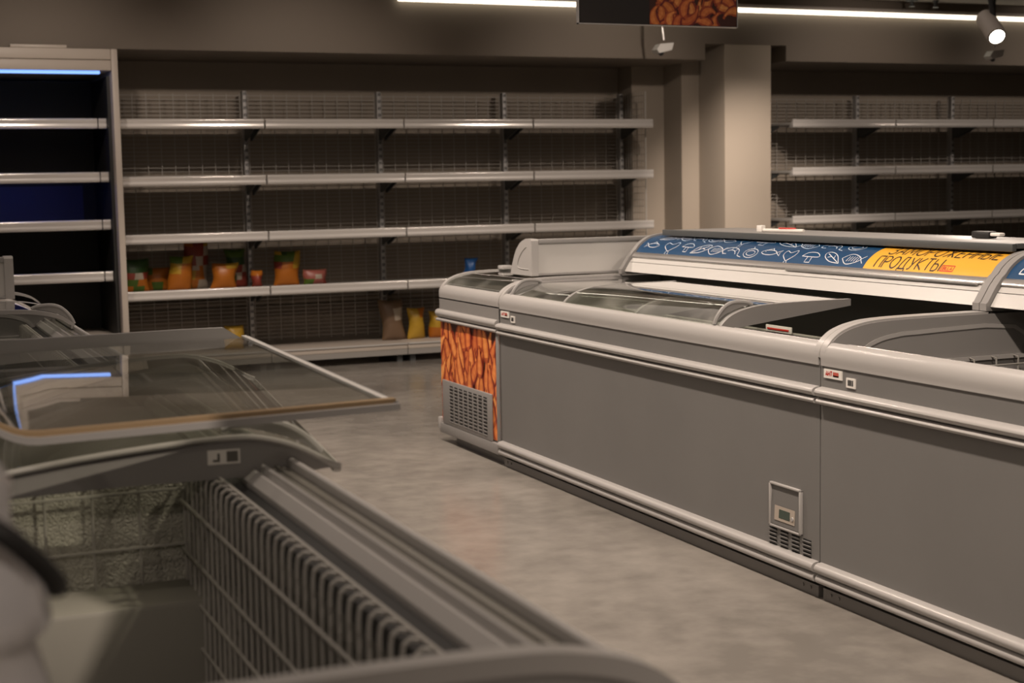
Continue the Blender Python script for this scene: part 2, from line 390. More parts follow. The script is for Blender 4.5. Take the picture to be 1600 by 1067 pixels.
# ================================================================== FREEZERS
ARCH = smooth([(0, .725), (.002, .747), (.018, .773), (.045, .795), (.075, .809), (.115, .820), (.18, .829), (.32, .833), (.60, .8335), (.853, .8345)], 4)
RAIL = smooth([(0, .714), (-.001, .735), (.003, .752), (.011, .765), (.021, .772), (.028, .7735)], 4)+[(.031, .771), (.033, .750), (.033, .744), (.10, .735), (.10, .706), (0, .706)]
TRACK = [(.0335, .759), (.047, .757), (.049, .761), (.054, .761), (.056, .757), (.073, .756), (.0735, .706), (.0335, .706)]
INNER = [(.0737, .764), (.076, .767), (.080, .764), (.082, .752), (.087, .751), (.090, .756), (.094, .756), (.110, .742), (.112, .706), (.0737, .706)]
SEAL = [(.1125, .734), (.153, .724), (.158, .700), (.1125, .700)]
def mir(x0, sg, prof): return [(x0+sg*a, b) for a, b in prof]
def ridge(zlo, zmid, zhi, out=.019):
    return smooth([(.004, zlo), (-out*.7, zlo+.003), (-out, (zlo+zmid)/2), (-out*.6, zmid-.003), (.001, zmid), (-out*.7, zmid+.003), (-out*1.25, (zmid+zhi)/2), (-out*.8, zhi-.004), (.004, zhi)], 3)
def arch_trim(mb, x0, sg, ya, yb, dmax=.60, lift=.004, th=.020):
    top = [(a, b+lift) for a, b in ARCH if a <= dmax+.001]
    n = len(top); low = []
    for k in range(n):
        p = Vector(top[max(0, k-1)]); q = Vector(top[min(n-1, k+1)]); d = (q-p).normalized()
        low.append((top[k][0]+d.y*th, top[k][1]-d.x*th))
    mb.prism(mir(x0, sg, top+low[::-1]), 'y', ya, yb)
def lid(P, x0, sg, y0, y1, drop, near_handle, far_handle, parent, dmax=.60, skirt=(.006, .018)):
    cur = [(a+.012, b-drop) for a, b in ARCH if .01 < a <= dmax]
    root = P.part(arch_frames(x0, sg, y0, y1, cur, skirt), 'glass_lid', M['armour'] if skirt else M['rail'], parent)
    P.part(MB().sheet(mir(x0, sg, cur)[::sg], 'y', y0+.012, y1-.012, .004*1), 'glass', M['glass'], root)
    for flag, yy in ((near_handle, y0+.045), (far_handle, y1-.045)):
        if flag: P.part(handle_mb(x0, sg, yy, cur), 'handle', M['armour'], root)
    return root
def arch_frames(x0, sg, y0, y1, cur, skirt=(.006, .018)):
    mb = MB()
    for ya, yb in ((y0, y0+.022), (y1-.022, y1)):
        top = [(a, b+.005) for a, b in cur]; bot = [(cur[-1][0], cur[-1][1]-skirt[1]), (cur[0][0]+.05, cur[0][1]-skirt[0])] if skirt else [(a, b-.010) for a, b in cur[::-1]]
        mb.prism(mir(x0, sg, top+bot), 'y', ya, yb)
    a0, z0 = cur[0]
    mb.box((x0+sg*(a0-.004), y0, z0-.010), (x0+sg*(a0+.014), y1, z0+.004), 0, .003)
    return mb
def handle_mb(x0, sg, yy, cur, amp=.026, lim=.17):
    seg = [p for p in cur if p[0] < lim]; n = len(seg)
    arc = []
    for k, (a, b) in enumerate(seg):
        t = k/(n-1); arc.append((a, b+.006+amp*math.sin(math.pi*t)**.7))
    mb = MB(); low = [(a, b+.006) for a, b in seg]
    mb.prism(mir(x0, sg, arc+low[::-1]), 'y', yy-.004, yy+.004)
    mb.tube([(x0+sg*a, yy, b) for a, b in arc], .008, 8)
    return mb
def basket(x0, sg, ya, yb, dd, zb, zt, ends=(True, True), dmax=.78):
    mb = MB(); r = .003
    n = int((yb-ya)/.0405)
    for k in range(n+1):
        y = ya+k*(yb-ya)/n
        mb.tube([(x0+sg*(dd-.024), y, zt-.010), (x0+sg*(dd-.010), y, zt-.006), (x0+sg*(dd-.002), y, zt-.012), (x0+sg*dd, y, zt-.024), (x0+sg*(dd+.004), y, zb)], r, 5)
    for q, z in enumerate((zt-.007, zt-.082, zt-.175, zt-.25, zt-.33, zt-.41, zt-.49)):
        xx = x0+sg*(dd-.024 if q == 0 else dd+.006)
        if z > zb: mb.tube([(xx, ya, z), (xx, yb, z)], .0034, 5)
    for on, y, s in ((ends[0], ya, 1), (ends[1], yb, -1)):
        if not on: continue
        m2 = int((dmax-dd)/.082)
        for k in range(m2+1):
            d = dd+k*(dmax-dd)/m2
            mb.tube([(x0+sg*d, y-s*.02, zt-.035), (x0+sg*d, y, zt-.038), (x0+sg*d, y, zt-.06), (x0+sg*d, y, zb)], r, 5)
        for z in (zt-.06, zt-.165, zt-.25, zt-.36):
            if z > zb: mb.tube([(x0+sg*dd, y+s*.002, z), (x0+sg*dmax, y+s*.002, z)], .003, 5)
    return mb
def freezer(x0, sg, y0, y1, label, group, wall=.03, fwall=.03, badge=True, control=None, stucco_far=False, hump=None, block=None):
    t = thing('chest_freezer', label, 'freezer', (x0+sg*.43, (y0+y1)/2, 0), group); P = Loc(t); g = .0025
    ya, yb = y0+g, y1-g
    X = lambda d: x0+sg*d
    P.part(MB().box((X(.004), ya, .06), (X(.022), yb, .71)), 'front_panel', M['panel'])
    mb = MB().prism(mir(x0, sg, [(.022, .06), (.022, .700), (.095, .700), (.095, .15), (.80, .15), (.80, .828), (.853, .828), (.853, .06)]), 'y', ya+wall, yb-fwall)
    P.part(mb, 'liner', M['liner'])
    P.part(MB().prism(mir(x0, sg, RAIL), 'y', ya+.004, yb-.004), 'top_rail', M['rail'])
    P.part(MB().prism(mir(x0, sg, TRACK), 'y', ya+.03, yb-.03), 'slide_track', M['track'])
    P.part(MB().prism(mir(x0, sg, INNER), 'y', ya+.03, yb-.03), 'inner_rail', M['rail'])
    P.part(MB().prism(mir(x0, sg, SEAL), 'y', ya+.03, yb-.03), 'dark_seal', M['dark'])
    lab(P.part(MB().prism(mir(x0, sg, ridge(.590, .612, .643)), 'y', ya+.004, yb-.004), 'bumper_strip', M['railb']), 'upper pair of pale ribs')
    lab(P.part(MB().prism(mir(x0, sg, ridge(.050, .078, .113)), 'y', ya+.004, yb-.004), 'bumper_strip', M['railb']), 'lower pair of pale ribs')
    mb = MB().box((X(.008), ya+.01, 0), (X(.030), yb-.01, .036))
    for yy in (ya+.05, ya+.09, yb-.09, yb-.05): mb.lathe([(.005, 0), (.005, .003)], (X(.008), yy, .022), (-sg, 0, 0), 8)
    P.part(mb, 'kick_plate', M['kick'])
    P.part(MB().box((X(.03), ya+.03, 0), (X(.80), yb-.03, .06)), 'base_frame', M['dark'])
    for q, (wa, wb) in enumerate(((ya, ya+wall), (yb-fwall, yb))):
        prof = [(.010, .06), (.010, .72)]+[(a, b-.003) for a, b in ARCH if .02 < a <= .60]+[(.62, .80), (.70, .828), (.853, .828), (.853, .06)]
        if q == 1 or True: prof = [(.010, .06), (.010, .72)]+[(a, b-.003) for a, b in ARCH if .02 < a <= .60]+[(.853, .831), (.853, .06)]
        w = P.part(MB().prism(mir(x0, sg, prof), 'y', wa, wb), 'end_wall', M['armour'])
        mb = MB(); arch_trim(mb, x0, sg, (wa-.0018 if q == 0 else yb-.026), (ya+.026 if q == 0 else wb+.0018))
        P.part(mb, 'arch_trim', M['rail'], w)
        yi = wb if q == 0 else wa; s = 1 if q == 0 else -1
        ins = smooth([(.112, .728), (.14, .760), (.194, .781), (.25, .790), (.324, .794), (.70, .7925), (.79, .68)], 3)
        n = len(ins); low = []
        for k in range(n):
            p = Vector(ins[max(0, k-1)]); qq = Vector(ins[min(n-1, k+1)]); d = (qq-p).normalized(); low.append((ins[k][0]+d.y*.012, ins[k][1]-d.x*.012))
        P.part(MB().prism(mir(x0, sg, ins+low[::-1]), 'y', yi, yi+s*.004), 'inner_moulding', M['rail'], w)
        P.part(MB().box((X(.17), yi, .69), (X(.79), yi+s*.012, .702)), 'ledge', M['rail'], w)
    ye = block or yb-fwall
    if block:
        P.part(MB().box((X(.096), block, .15), (X(.79), yb-fwall-.002, .735)), 'inner_end_block', M['liner'])
    if stucco_far:
        P.part(MB().box((X(.096), ye-.012, .15), (X(.79), ye-.001, .738)), 'end_liner', M['stucco'])
    if hump:
        P.part(MB().box((X(.096), ye-.012-hump[0], .15), (X(.79), ye-.012, hump[1]), 0, .012), 'compressor_step', M['step'])
    P.part(basket(x0, sg, ya+wall+.03, ye-.035, .175, (.16 if not hump else .2), .752 if sg < 0 else .735, dmax=.77), 'wire_basket', M['wire'])
    if control:
        mb = MB(); n = int((yb-ya-.1)/.04)
        for k in range(n+1): mb.tube([(X(.535), ya+.05+k*.04, .16), (X(.535), ya+.05+k*.04, .69)], .003, 5)
        for z in (.69, .60, .5): mb.tube([(X(.532), ya+.05, z), (X(.532), yb-.05, z)], .005, 5)
        P.part(mb, 'rear_wire_grid', M['wire'])
    if badge and sg > 0:
        yy = y0 if badge is True else badge
        f = lambda s_, t_: (X(-.0006), y1-.022-s_-(badge if isinstance(badge, float) else 0), .673+t_)
        f0 = lambda s_, t_: (X(-.0002), y1-.022-s_-(badge if isinstance(badge, float) else 0), .673+t_)
        bd = MB().box((X(.004), f0(0, 0)[1], .672), (X(.0), f0(.088, 0)[1], .698), 0)
        o = MB()
        text(o, 'AHT', .010, .0065, .013, .0034, f, 0, width=.032)
        o.quad([f(.046, .006), f(.074, .006), f(.074, .0195), f(.046, .0195)], 1); o.quad([f(.046, .006), f(.074, .006), f(.074, .010), f(.046, .010)], 0)
        b = P.part(bd, 'badge', M['paper']); lab(b, 'white maker plate with red letters')
        P.part(o, 'badge_lettering', [M['red'], M['orange']], b)
        y_ = f0(.11, 0)[1]
        s = P.part(MB().box((X(.004), y_, .655), (X(.0), y_-.042, .683)), 'barcode_sticker', M['paper'])
        o = MB()
        for k in range(9): o.box((X(-.0004), y_-.008-k*.0022, .661), (X(0), y_-.0092-k*.0022, .678))
        o.box((X(-.0004), y_-.029, .661), (X(0), y_-.034, .678))
        P.part(o, 'bar_code', M['dark'], s)
    if control:
        yc = control
        rim = MB()
        for a, b in (((yc-.088, .172), (yc+.088, .180)), ((yc-.088, .306), (yc+.088, .314)), ((yc-.088, .172), (yc-.078, .314)), ((yc+.078, .172), (yc+.088, .314))):
            rim.box((X(-.006), a[0], a[1]), (X(.006), b[0], b[1]), 0, .003)
        c = P.part(rim, 'control_panel', M['rail']); lab(c, 'small framed control window low on the front panel')
        P.part(MB().prism(mir(x0, sg, [(.004, .18), (.0035, .306), (.0025, .306), (-.002, .245), (-.004, .182)]), 'y', yc-.078, yc+.078), 'recess', M['band'], c)
        P.part(MB().prism(mir(x0, sg, [(-.002, .240), (-.0035, .244), (-.0055, .198), (-.004, .196)]), 'y', yc-.055, yc+.055), 'control_face', M['beige'], c)
        P.part(MB().prism(mir(x0, sg, [(-.0035, .234), (-.0042, .234), (-.0058, .207), (-.005, .207)]), 'y', yc-.03, yc+.03), 'screen', M['lcd'], c)
        P.part(MB().lathe([(.007, 0), (.006, .004)], (X(-.004), yc-.045, .216), (-sg, 0, 0), 10), 'knob', M['rail'], c)
        o = MB()
        for k in range(4):
            for j in range(5):
                y_ = yc+.095-k*.062; z_ = .166-j*.0125
                if z_ > .114: o.box((X(.003), y_, z_-.004), (X(.0045), y_-.042, z_+.001), 1); o.box((X(-.002), y_+.001, z_-.0058), (X(.005), y_-.043, z_-.0035), 0, .0008)
        P.part(o, 'vent_slots', [M['panel'], M['vdark']])
    return t, P
def head(x0, sg, y0, y1, label, shrimp=True):
    t = thing('end_freezer', label, 'freezer', (x0+sg*.43, (y0+y1)/2, 0)); P = Loc(t); X = lambda d: x0+sg*d
    ya, yb = y0+.004, y1
    P.part(MB().box((X(.004), ya, .06), (X(.853), yb, .06+.54)).box((X(.004), ya, .60), (X(.03), yb, .705)).box((X(.004), yb-.03, .60), (X(.853), yb, .705)).box((X(.004), ya, .60), (X(.853), ya+.03, .705)), 'cabinet_body', M['panel'])
    P.part(MB().prism(mir(x0, sg, RAIL), 'y', ya+.002, yb), 'top_rail', M['rail'])
    P.part(MB().prism(mir(x0, sg, [(0, .655), (0, .712), (.02, .712), (.02, .655)]), 'y', ya+.002, yb, ), 'front_band', M['armour'])
    P.part(MB().prism(mir(x0, sg, ridge(.594, .616, .655, .017)), 'y', ya+.002, yb+.01), 'bumper_strip', M['railb'])
    for q, (wa, wb) in enumerate(((ya, ya+.03), (yb-.03, yb))):
        prof = [(.010, .60), (.010, .72)]+[(a, b-.003) for a, b in ARCH if .02 < a <= .60]+[(.853, .831), (.853, .60)]
        w = P.part(MB().prism(mir(x0, sg, prof), 'y', wa, wb), 'end_wall', M['armour'])
        mb = MB(); arch_trim(mb, x0, sg, wa-.0015, wb+.0015); P.part(mb, 'arch_trim', M['rail'], w)
    gp = [(a, b-.006) for a, b in ARCH if .03 < a <= .60]
    P.part(MB().sheet(mir(x0, sg, gp)[::sg], 'y', ya+.035, yb-.035, .004), 'glass_cover', M['glass'])
    P.part(MB().box((X(.80), ya+.03, .6), (X(.853), yb-.03, .828)), 'back_wall', M['liner'])
    if shrimp:
        W, Hh = yb-ya-.006, .488
        mb = MB(); shrimps(mb, lambda u, v, o: (X(.0035-o-.0002), yb-.004-u, .104+v), W, Hh, 95, 11, .19, .088)
        lab(P.part(mb, 'picture_panel', M['print']), 'bright orange picture of cooked prawns')
        g = MB().box((X(-.012), 6.258, .095), (X(.0), 6.886, .312), 0, .006)
        for i in range(8):
            for j in range(11):
                yy = 6.885-.105-i*.062; z = .288-j*.0165
                if yy < 6.27: continue
                g.box((X(-.0125), yy, z-.0045), (X(-.0118), yy-.042, z+.0035), 1)
                g.box((X(-.0165), yy+.001, z-.0065), (X(-.0115), yy-.043, z-.004), 0, .001)
        P.part(g, 'vent_grille', [M['armour'], M['vdark']])
        P.part(MB().box((X(-.012), 6.18, .045), (X(.01), 6.93, .095), 0, .005), 'lower_strip', M['armour'])
        P.part(MB().box((X(-.015), 6.92, .06), (X(.02), 6.95, .12), 0, .006), 'corner_bracket', M['rail'])
        P.part(MB().box((X(-.006), 6.179, .045), (X(.006), 6.205, .60), 0, .003), 'corner_post', M['armour'])
    P.part(MB().box((X(.03), ya, 0), (X(.045), yb-.12, .05)).box((X(.05), ya+.02, 0), (X(.8), yb-.14, .06)), 'kick_plate', M['kick'])
    return t, P
XR, XL = 2.565, .70
S1, S2, S3, S4 = 1.24, 3.713, 6.172, 6.93
t, P = freezer(XR, 1, S1, S2, 'long grey chest freezer nearest on the right, open top, cut by right edge', 'long grey freezers of the right island')
t, P = freezer(XR, 1, S2, S3, 'long grey chest freezer with control window, between prawn-picture unit and nearest freezer', 'long grey freezers of the right island', control=3.891)
lid(P, XR, 1, 4.31, 5.55, -.002, True, False, None)
lid(P, XR, 1, 4.93, 6.13, .010, False, True, None)
# shelf label inside the middle freezer
o = P.part(MB().box((XR+.520, 4.645, .690), (XR+.526, 4.815, .715), 0, .002), 'inner_price_label', M['paper'])
P.part(MB().box((XR+.517, 4.66, .699), (XR+.520, 4.80, .705)), 'red_line', M['red'], o)
head(XR, 1, S3, S4, 'short end freezer of the right island with orange prawn picture and vent grille')
t, P = freezer(XL, -1, 1.205, S2, 'open chest freezer in the left foreground with wire basket and bare inside', 'freezers of the left island', badge=False, stucco_far=True, hump=(.17, .515), wall=.04, block=2.865)
t, P = freezer(XL, -1, S2, S3, 'far chest freezer of the left island with curved lid by white board', 'freezers of the left island', badge=False)
lid(P, XL, -1, 5.62, 6.12, -.004, True, False, None, skirt=None)
head(XL, -1, S3, S4, 'short end freezer of the left island behind its white board', False)
# ---- header boards on the end freezers
def header(x0, sg, label):
    t = thing('header_board', label, 'display board', (x0+sg*.5, 6.3, .83), 'white boards on the island ends'); P = Loc(t); X = lambda d: x0+sg*d
    z = .8415
    prof = [(6.205, z), (6.205, 1.0), (6.215, 1.008)]+smooth([(6.27, 1.009), (6.335, .988), (6.39, .945), (6.43, .885), (6.45, z)], 4)
    c = P.part(MB().prism(prof, 'x', X(.178), X(.212)), 'end_cap', M['rail'])
    rr = smooth([(6.24, .87), (6.36, .875), (6.345, .92), (6.30, .955), (6.262, .972)], 3)
    P.part(MB().tube([(X(.178), a, b) for a, b in rr], .003, 6), 'moulded_groove', M['rail'], c)
    P.part(MB().box((X(.212), 6.212, z+.008), (X(.853), 6.224, .99)), 'back_panel', M['white'])
    P.part(MB().box((X(.212), 6.204, .985), (X(.853), 6.228, 1.006), 0, .004), 'top_rail', M['armour'])
    P.part(MB().box((X(.212), 6.204, z), (X(.853), 6.228, z+.012), 0, .003), 'bottom_rail', M['armour'])
    front = smooth([(6.228, 1.003), (6.30, .99), (6.36, .95), (6.40, .89), (6.41, z+.01)], 4)
    P.part(MB().sheet(front, 'x', X(.212), X(.853), .004), 'curved_front', M['white'])
header(XR, 1, 'white board with grey end cap standing on the right island beside the blue sign')
header(XL, -1, 'white board with grey end cap on the left island, at the left edge')
tag(MB().box((XR+.30, 6.84, .8385), (XR+.36, 6.90, .858), 0, .006).build('price_clip', M['rail']), 'small pale clip on the glass of the prawn-picture freezer', 'clip')
# ---- curved canopies with the sign
CAN = [(.600, .853), (.606, .8515)]
SIGN = smooth([(.661, .936), (.685, .965), (.72, .990), (.76, 1.005), (.815, 1.013)], 6)
def arclen(pr):
    s = [0]
    for a, b in zip(pr, pr[1:]): s.append(s[-1]+math.hypot(b[0]-a[0], b[1]-a[1]))
    return s
SA = arclen(SIGN)
def on_sign(x0, s, tt, lift=.0008):
    tt = max(0, min(SA[-1], tt))
    for k in range(len(SA)-1):
        if tt <= SA[k+1]+1e-9:
            q = (tt-SA[k])/(SA[k+1]-SA[k]); a = Vector(SIGN[k]); b = Vector(SIGN[k+1]); p = a+(b-a)*q; d = (b-a).normalized()
            return (x0+p.x-d.y*lift, s, p.y+d.x*lift)
DOOD = [
    [ell(.5, .5, .34, .22), [(.84, .5), (1.05, .75), (1.0, .5), (1.05, .25), (.84, .5)], [(.3, .55), (.33, .58)], [(.35, .7), (.55, .9), (.65, .68)]],
    [smooth([(.1, .2), (.2, .7), (.55, .9), (.9, .7), (.9, .35), (.7, .3)], 5), smooth([(.25, .3), (.35, .55), (.55, .65), (.72, .55)], 4), [(.35, .55), (.3, .75)], [(.55, .65), (.55, .9)], [(.1, .2), (-.1, .1)]],
    [smooth([(0, .1), (.3, .65), (.7, .95), (1, .9), (.95, .55), (.55, .2), (0, .1)], 5), smooth([(.1, .18), (.5, .5), (.9, .82)], 4), [(.4, .42), (.45, .7)], [(.6, .58), (.78, .5)]],
    [smooth([(.5, 0), (.15, .45), (.2, .85), (.5, .7), (.8, .95), (.85, .5), (.5, 0)], 5), [(.42, 0), (.42, -.35)], [(.58, 0), (.58, -.35)]],
    [ell(.5, .5, .45, .4), ell(.5, .5, .28, .22), [(.5, .9), (.6, 1.1)]],
    [smooth([(0, .5), (.35, .9), (.8, .75), (1, .5), (.8, .25), (.35, .1), (0, .5)], 5)]+[[(.3+.13*k, .3), (.36+.13*k, .7)] for k in range(5)]+[[(1, .5), (1.2, .8)], [(1, .5), (1.2, .2)]],
    [smooth([(.1, .5), (.3, .85), (.7, .85), (.9, .5), (.1, .5)], 5), [(.4, .5), (.38, .05), (.62, .05), (.6, .5)]],
]
def canopy(x0, ya, yb, label, full):
    t = thing('freezer_canopy', label, 'canopy', (x0+.72, (ya+yb)/2, .84), 'curved sign canopies on the right island'); P = Loc(t); e = .034
    A, B = ya+e, yb-e
    P.part(MB().prism([(x0+a, b) for a, b in [(.602, .852), (.628, .893), (.80, .893), (.80, .852)]], 'y', A, B), 'lower_fascia', M['white'])
    P.part(MB().prism([(x0+a, b) for a, b in [(.631, .895), (.646, .916), (.80, .916), (.80, .895)]], 'y', A, B), 'upper_fascia', M['white'])
    P.part(MB().prism([(x0+a, b) for a, b in smooth([(.640, .915), (.639, .920), (.650, .934), (.662, .938)], 3)+[(.80, .938), (.80, .915)]], 'y', A, B), 'chrome_strip', M['chrome'])
    if full: P.part(MB().box((x0+.632, 3.78, .911), (x0+.642, 4.86, .919), 0, .003), 'glass_edge_rail', M['alu'])
    P.part(MB().prism([(x0+a, b) for a, b in SIGN[:-1]]+[(x0+.815, 1.013), (x0+1.05, 1.013), (x0+1.05, .853), (x0+.80, .853), (x0+.79, .93)], 'y', A, B), 'canopy_body', M['armour'])
    o = MB(); yy = yb if not full else yb
    sp = 4.41 if full else ya
    def strip(y0, y1, m):
        mb = MB(); n = len(SIGN)
        a = mb.vs([on_sign(x0, y0, s, .0006) for s in SA]); b = mb.vs([on_sign(x0, y1, s, .0006) for s in SA])
        for k in range(n-1): mb.face((a[k], a[k+1], b[k+1], b[k]))
        return mb
    if full:
        blue = P.part(strip(sp, B, 0), 'blue_sign_panel', M['blue']); lab(blue, 'dark blue curved panel with white food line drawings')
        yel = P.part(strip(A, sp, 0), 'yellow_sign_panel', M['yellow']); lab(yel, 'yellow curved panel with dark lettering')
        f = lambda s_, t_: on_sign(x0, sp-s_, t_, .0014)
        mb = MB(); text(mb, 'ПРОДУКТЫ', .055, .010, .052, .0058, f, width=.345)
        text(mb, 'ЗАМОРОЖЕННЫЕ', .070, .076, .052, .0058, f, width=.56)
        P.part(mb, 'sign_lettering', M['ink'], yel)
        mb = MB()
        a, b = .408, .470
        for q in ([(a, .012), (b, .012)], [(b, .012), (b, .034)], [(b, .034), (a, .034)], [(a, .034), (a, .012)]): stroke(mb, q, .004, f, 0)
        text(mb, 'BILLA', a+.008, .017, .012, .003, f, 0, width=.046)
        P.part(mb, 'shop_logo', M['red'], yel)
        rr = random.Random(5); mb = MB(); f2 = lambda s_, t_: on_sign(x0, B-s_, t_, .0014)
        k = 0
        for row, (t0, hh) in enumerate(((.004, .060), (.074, .058))):
            s = .05+row*.06
            while s < B-sp-.14:
                d = DOOD[(k*3+row) % 7]; k += 1; w = rr.uniform(.10, .16); fl = rr.choice((0, 1)); dz = rr.uniform(.0, .014)
                for pl in d: stroke(mb, [(s+(1-a if fl else a)*w, t0+dz+b*hh) for a, b in pl], .0026, f2)
                s += w+rr.uniform(-.005, .02)
        P.part(mb, 'food_line_drawings', M['line'], blue)
    else:
        blue = P.part(strip(A, B, 0), 'blue_sign_panel', M['blue']); lab(blue, 'dark blue curved panel with white line drawing')
        mb = MB(); f2 = lambda s_, t_: on_sign(x0, B-s_, t_, .0014)
        stroke(mb, ell(.12, .02, .075, .06, 16, 0, 180), .005, f2); stroke(mb, [(.045, .02), (.195, .02)], .005, f2)
        for a, b in ((.09, .05), (.12, .06), (.15, .045), (.11, .035), (.14, .03)): stroke(mb, ell(a, b, .005, .004, 8), .003, f2)
        for j in range(8):
            for pl in DOOD[j % 7]: stroke(mb, [(.26+j*.2+a*.12, .03+b*.05) for a, b in pl], .0042, f2)
        P.part(mb, 'food_line_drawings', M['line'], blue)
    for a, b in ((ya, ya+e), (yb-e, yb)):
        out = [(.588, .8395), (.588, .862)]+[(.594, .866), (.626, .915), (.648, .941)]+[(p[0]-.006, p[1]+.007) for p in SIGN[2:]]+[(1.05, 1.021), (1.05, .8395)]
        P.part(MB().prism([(x0+p, q) for p, q in out], 'y', a+.002, b-.002), 'end_frame', M['armour'])
    return t
canopy(XR, S2, S3-.02, 'curved canopy with blue and yellow sign reading ЗАМОРОЖЕННЫЕ ПРОДУКТЫ', True)
canopy(XR, S1, S2, 'curved blue canopy at the right edge, next to the yellow sign', False)
# loose panel on top of the canopy
t = thing('glass_lid_panel', 'long flat grey framed panel lying on top of the sign canopy', 'panel', (3.52, 4.9, 1.021)); P = Loc(t)
P.part(MB().box((3.33, 3.76, 1.0225), (3.705, 6.02, 1.037), 0, .003), 'panel', M['armour'])
P.part(MB().box((3.312, 3.75, 1.013), (3.33, 6.025, 1.039), 0, .003).box((3.33, 3.748, 1.0225), (3.71, 3.76, 1.040), 0, .003), 'edge_profile', M['bracket'])  # edge coloured darker than the panel to stand in for its shade
tag(MB().tube([(3.45, 5.42, 1.045), (3.48, 5.15, 1.046)], .007, 8).box((3.44, 5.40, 1.038), (3.46, 5.44, 1.065), 0, .003).tube([(3.46, 5.3, 1.0545), (3.475, 5.2, 1.0545)], .0035, 6, 1).build('marker_pen', [M['paper'], M['red']]), 'white stick with a red mark lying on the long grey panel', 'marker')
tag(MB().box((3.56, 4.15, 1.038), (3.60, 4.24, 1.062), 0, .005).box((3.565, 4.10, 1.046), (3.59, 4.15, 1.058), 1, .004).build('clamp', [M['black'], M['paper']]), 'small black clamp with pale tip on the long grey panel', 'clamp')
# ================================================================== LOOSE LIDS ON THE LEFT ISLAND
def loose_low():
    # near end frame at y = 2.6, tip towards the aisle; slightly turned and tipped up at the far end
    t = thing('loose_glass_lid', 'lower loose glass lid with curved grey end and sticker, over the open left freezer', 'lid', (.763, 2.6, .748))
    cur = smooth([(0, 0), (.022, .010), (.055, .030), (.094, .048), (.15, .063), (.20, .065), (.30, .060), (.45, .046), (.60, .026), (.72, .008)], 4)
    Ln = 1.02
    top = [(-a, b) for a, b in cur]
    for ya, yb in ((Ln-.02, Ln), (0, .02)):
        fr = MB().prism([(-a, b+.004) for a, b in cur]+[(-cur[-1][0], -.018), (-.40, -.006), (-.07, -.004)], 'y', ya, yb).build('end_frame', M['armour'], t)
        MB().tube([(a, -.004 if ya == 0 else Ln+.002, b+.003) for a, b in top], .006, 8).build('rim', M['rim'], fr)
    MB().sheet([(-a, b) for a, b in cur][::-1], 'y', .015, Ln-.015, .004).build('glass', M['glassd'], t)
    MB().box((-.012, 0, -.008), (.004, Ln, .004), 0, .003).build('edge_strip', M['white'], t)
    mb = handle_mb(0, -1, .07, [p for p in cur if p[0] > .02], .019, .205); h = mb.build('handle', M['rail'], t); lab(h, 'dark crescent grip at the lid corner')
    s = MB().box((-.235, -.0015, .022), (-.178, 0, .048)).build('sticker', M['paper'], fr); lab(s, 'small white sticker with a dark square')
    MB().box((-.202, -.0025, .026), (-.182, -.0014, .045)).box((-.218, -.0025, .027), (-.214, -.0014, .042)).box((-.226, -.0025, .027), (-.214, -.0014, .031)).build('sticker_print', M['liner'], s)
    t.rotation_euler = (math.radians(2.2), 0, math.radians(-5.0))
loose_low()
def loose_up():
    t = thing('loose_glass_lid', 'upper loose glass lid lying upside down, flat pane sticking out over the aisle', 'lid', (.50, 3.1, .85)); P = Loc(t)
    A = Vector((.862, 2.577, .860)); C = Vector((.852, 3.69, .885)); Lf = Vector((.238, 2.505, .860)); D = Vector((.262, 3.60, .888))
    # cross direction profile: flat from right edge to x~.25, then curling up to the left
    def pt(u, v, h=0):
        # u 0 right .. 1 left flat end, >1 curls up ; v 0 near .. 1 far
        uu = min(u, 1.0); p = A+(Lf-A)*uu*(1-v)+(D-C)*uu*v+(C-A)*v
        if u > 1:
            a = (u-1)*4; r = .11
            p = p+Vector((-math.sin(min(a, 1.5))*r, 0, (1-math.cos(min(a, 1.5)))*r))
        return p+Vector((0, 0, h))
    us = [0, .02, .25, .5, .75, .9, 1.0]+[1+.375*k/8 for k in range(1, 9)]
    def slab(u0, u1, v0, v1, h0, h1, m=0, mb=None):
        mb = mb or MB(); uu = [u0]+[u for u in us if u0 < u < u1]+[u1]
        r = [[mb.vs([pt(u, v, h)])[0] for u in uu] for v, h in ((v0, h0), (v1, h0), (v1, h1), (v0, h1))]
        n = len(uu)
        for a in range(4):
            b = (a+1) % 4
            for k in range(n-1): mb.face((r[a][k], r[a][k+1], r[b][k+1], r[b][k]), m)
        mb.face([r[a][0] for a in range(4)], m); mb.face([r[a][-1] for a in (3, 2, 1, 0)], m)
        return mb
    P.part(slab(.004, 1.375, .012, .985, 0, .004), 'glass', M['glassd'])
    lab(P.part(slab(-.004, 1.375, -.004, .013, .002, .010), 'seal_strip', M['felt']), 'brown seal along the near edge')
    P.part(slab(-.012, 1.375, -.012, .010, -.010, .002), 'near_profile', M['armour'])
    P.part(slab(.0, .020, .0, 1., .004, .007), 'side_strip', M['white'])
    P.part(slab(-.012, .004, -.004, 1.0, -.008, .005), 'side_profile', M['band'])
    mb = MB(); b0 = pt(.012, 1.0); pro = []
    bot = [pt(u, 1.0, 0) for u in us[1:]]; tops = []
    for u in us[1:]:
        h = min(.030, max(.002, (u-.02)*.36)) if u < 1 else .032
        tops.append(pt(u, 1.0, h))
    top2 = [pt(.095, 1.0, .0285)]
    pts = bot+tops[::-1]
    pts = [bot[0]]+bot[1:]+tops[1:][::-1]+top2
    a = mb.vs(pts); b = mb.vs([p+Vector((0, .022, 0)) for p in pts]); n = len(pts)
    mb.face(a); mb.face(b[::-1])
    for k in range(n): mb.face((a[k], a[(k+1) % n], b[(k+1) % n], b[k]))
    lab(P.part(mb, 'far_end_frame', M['armour']), 'plain grey upright strip along the far edge')
loose_up()
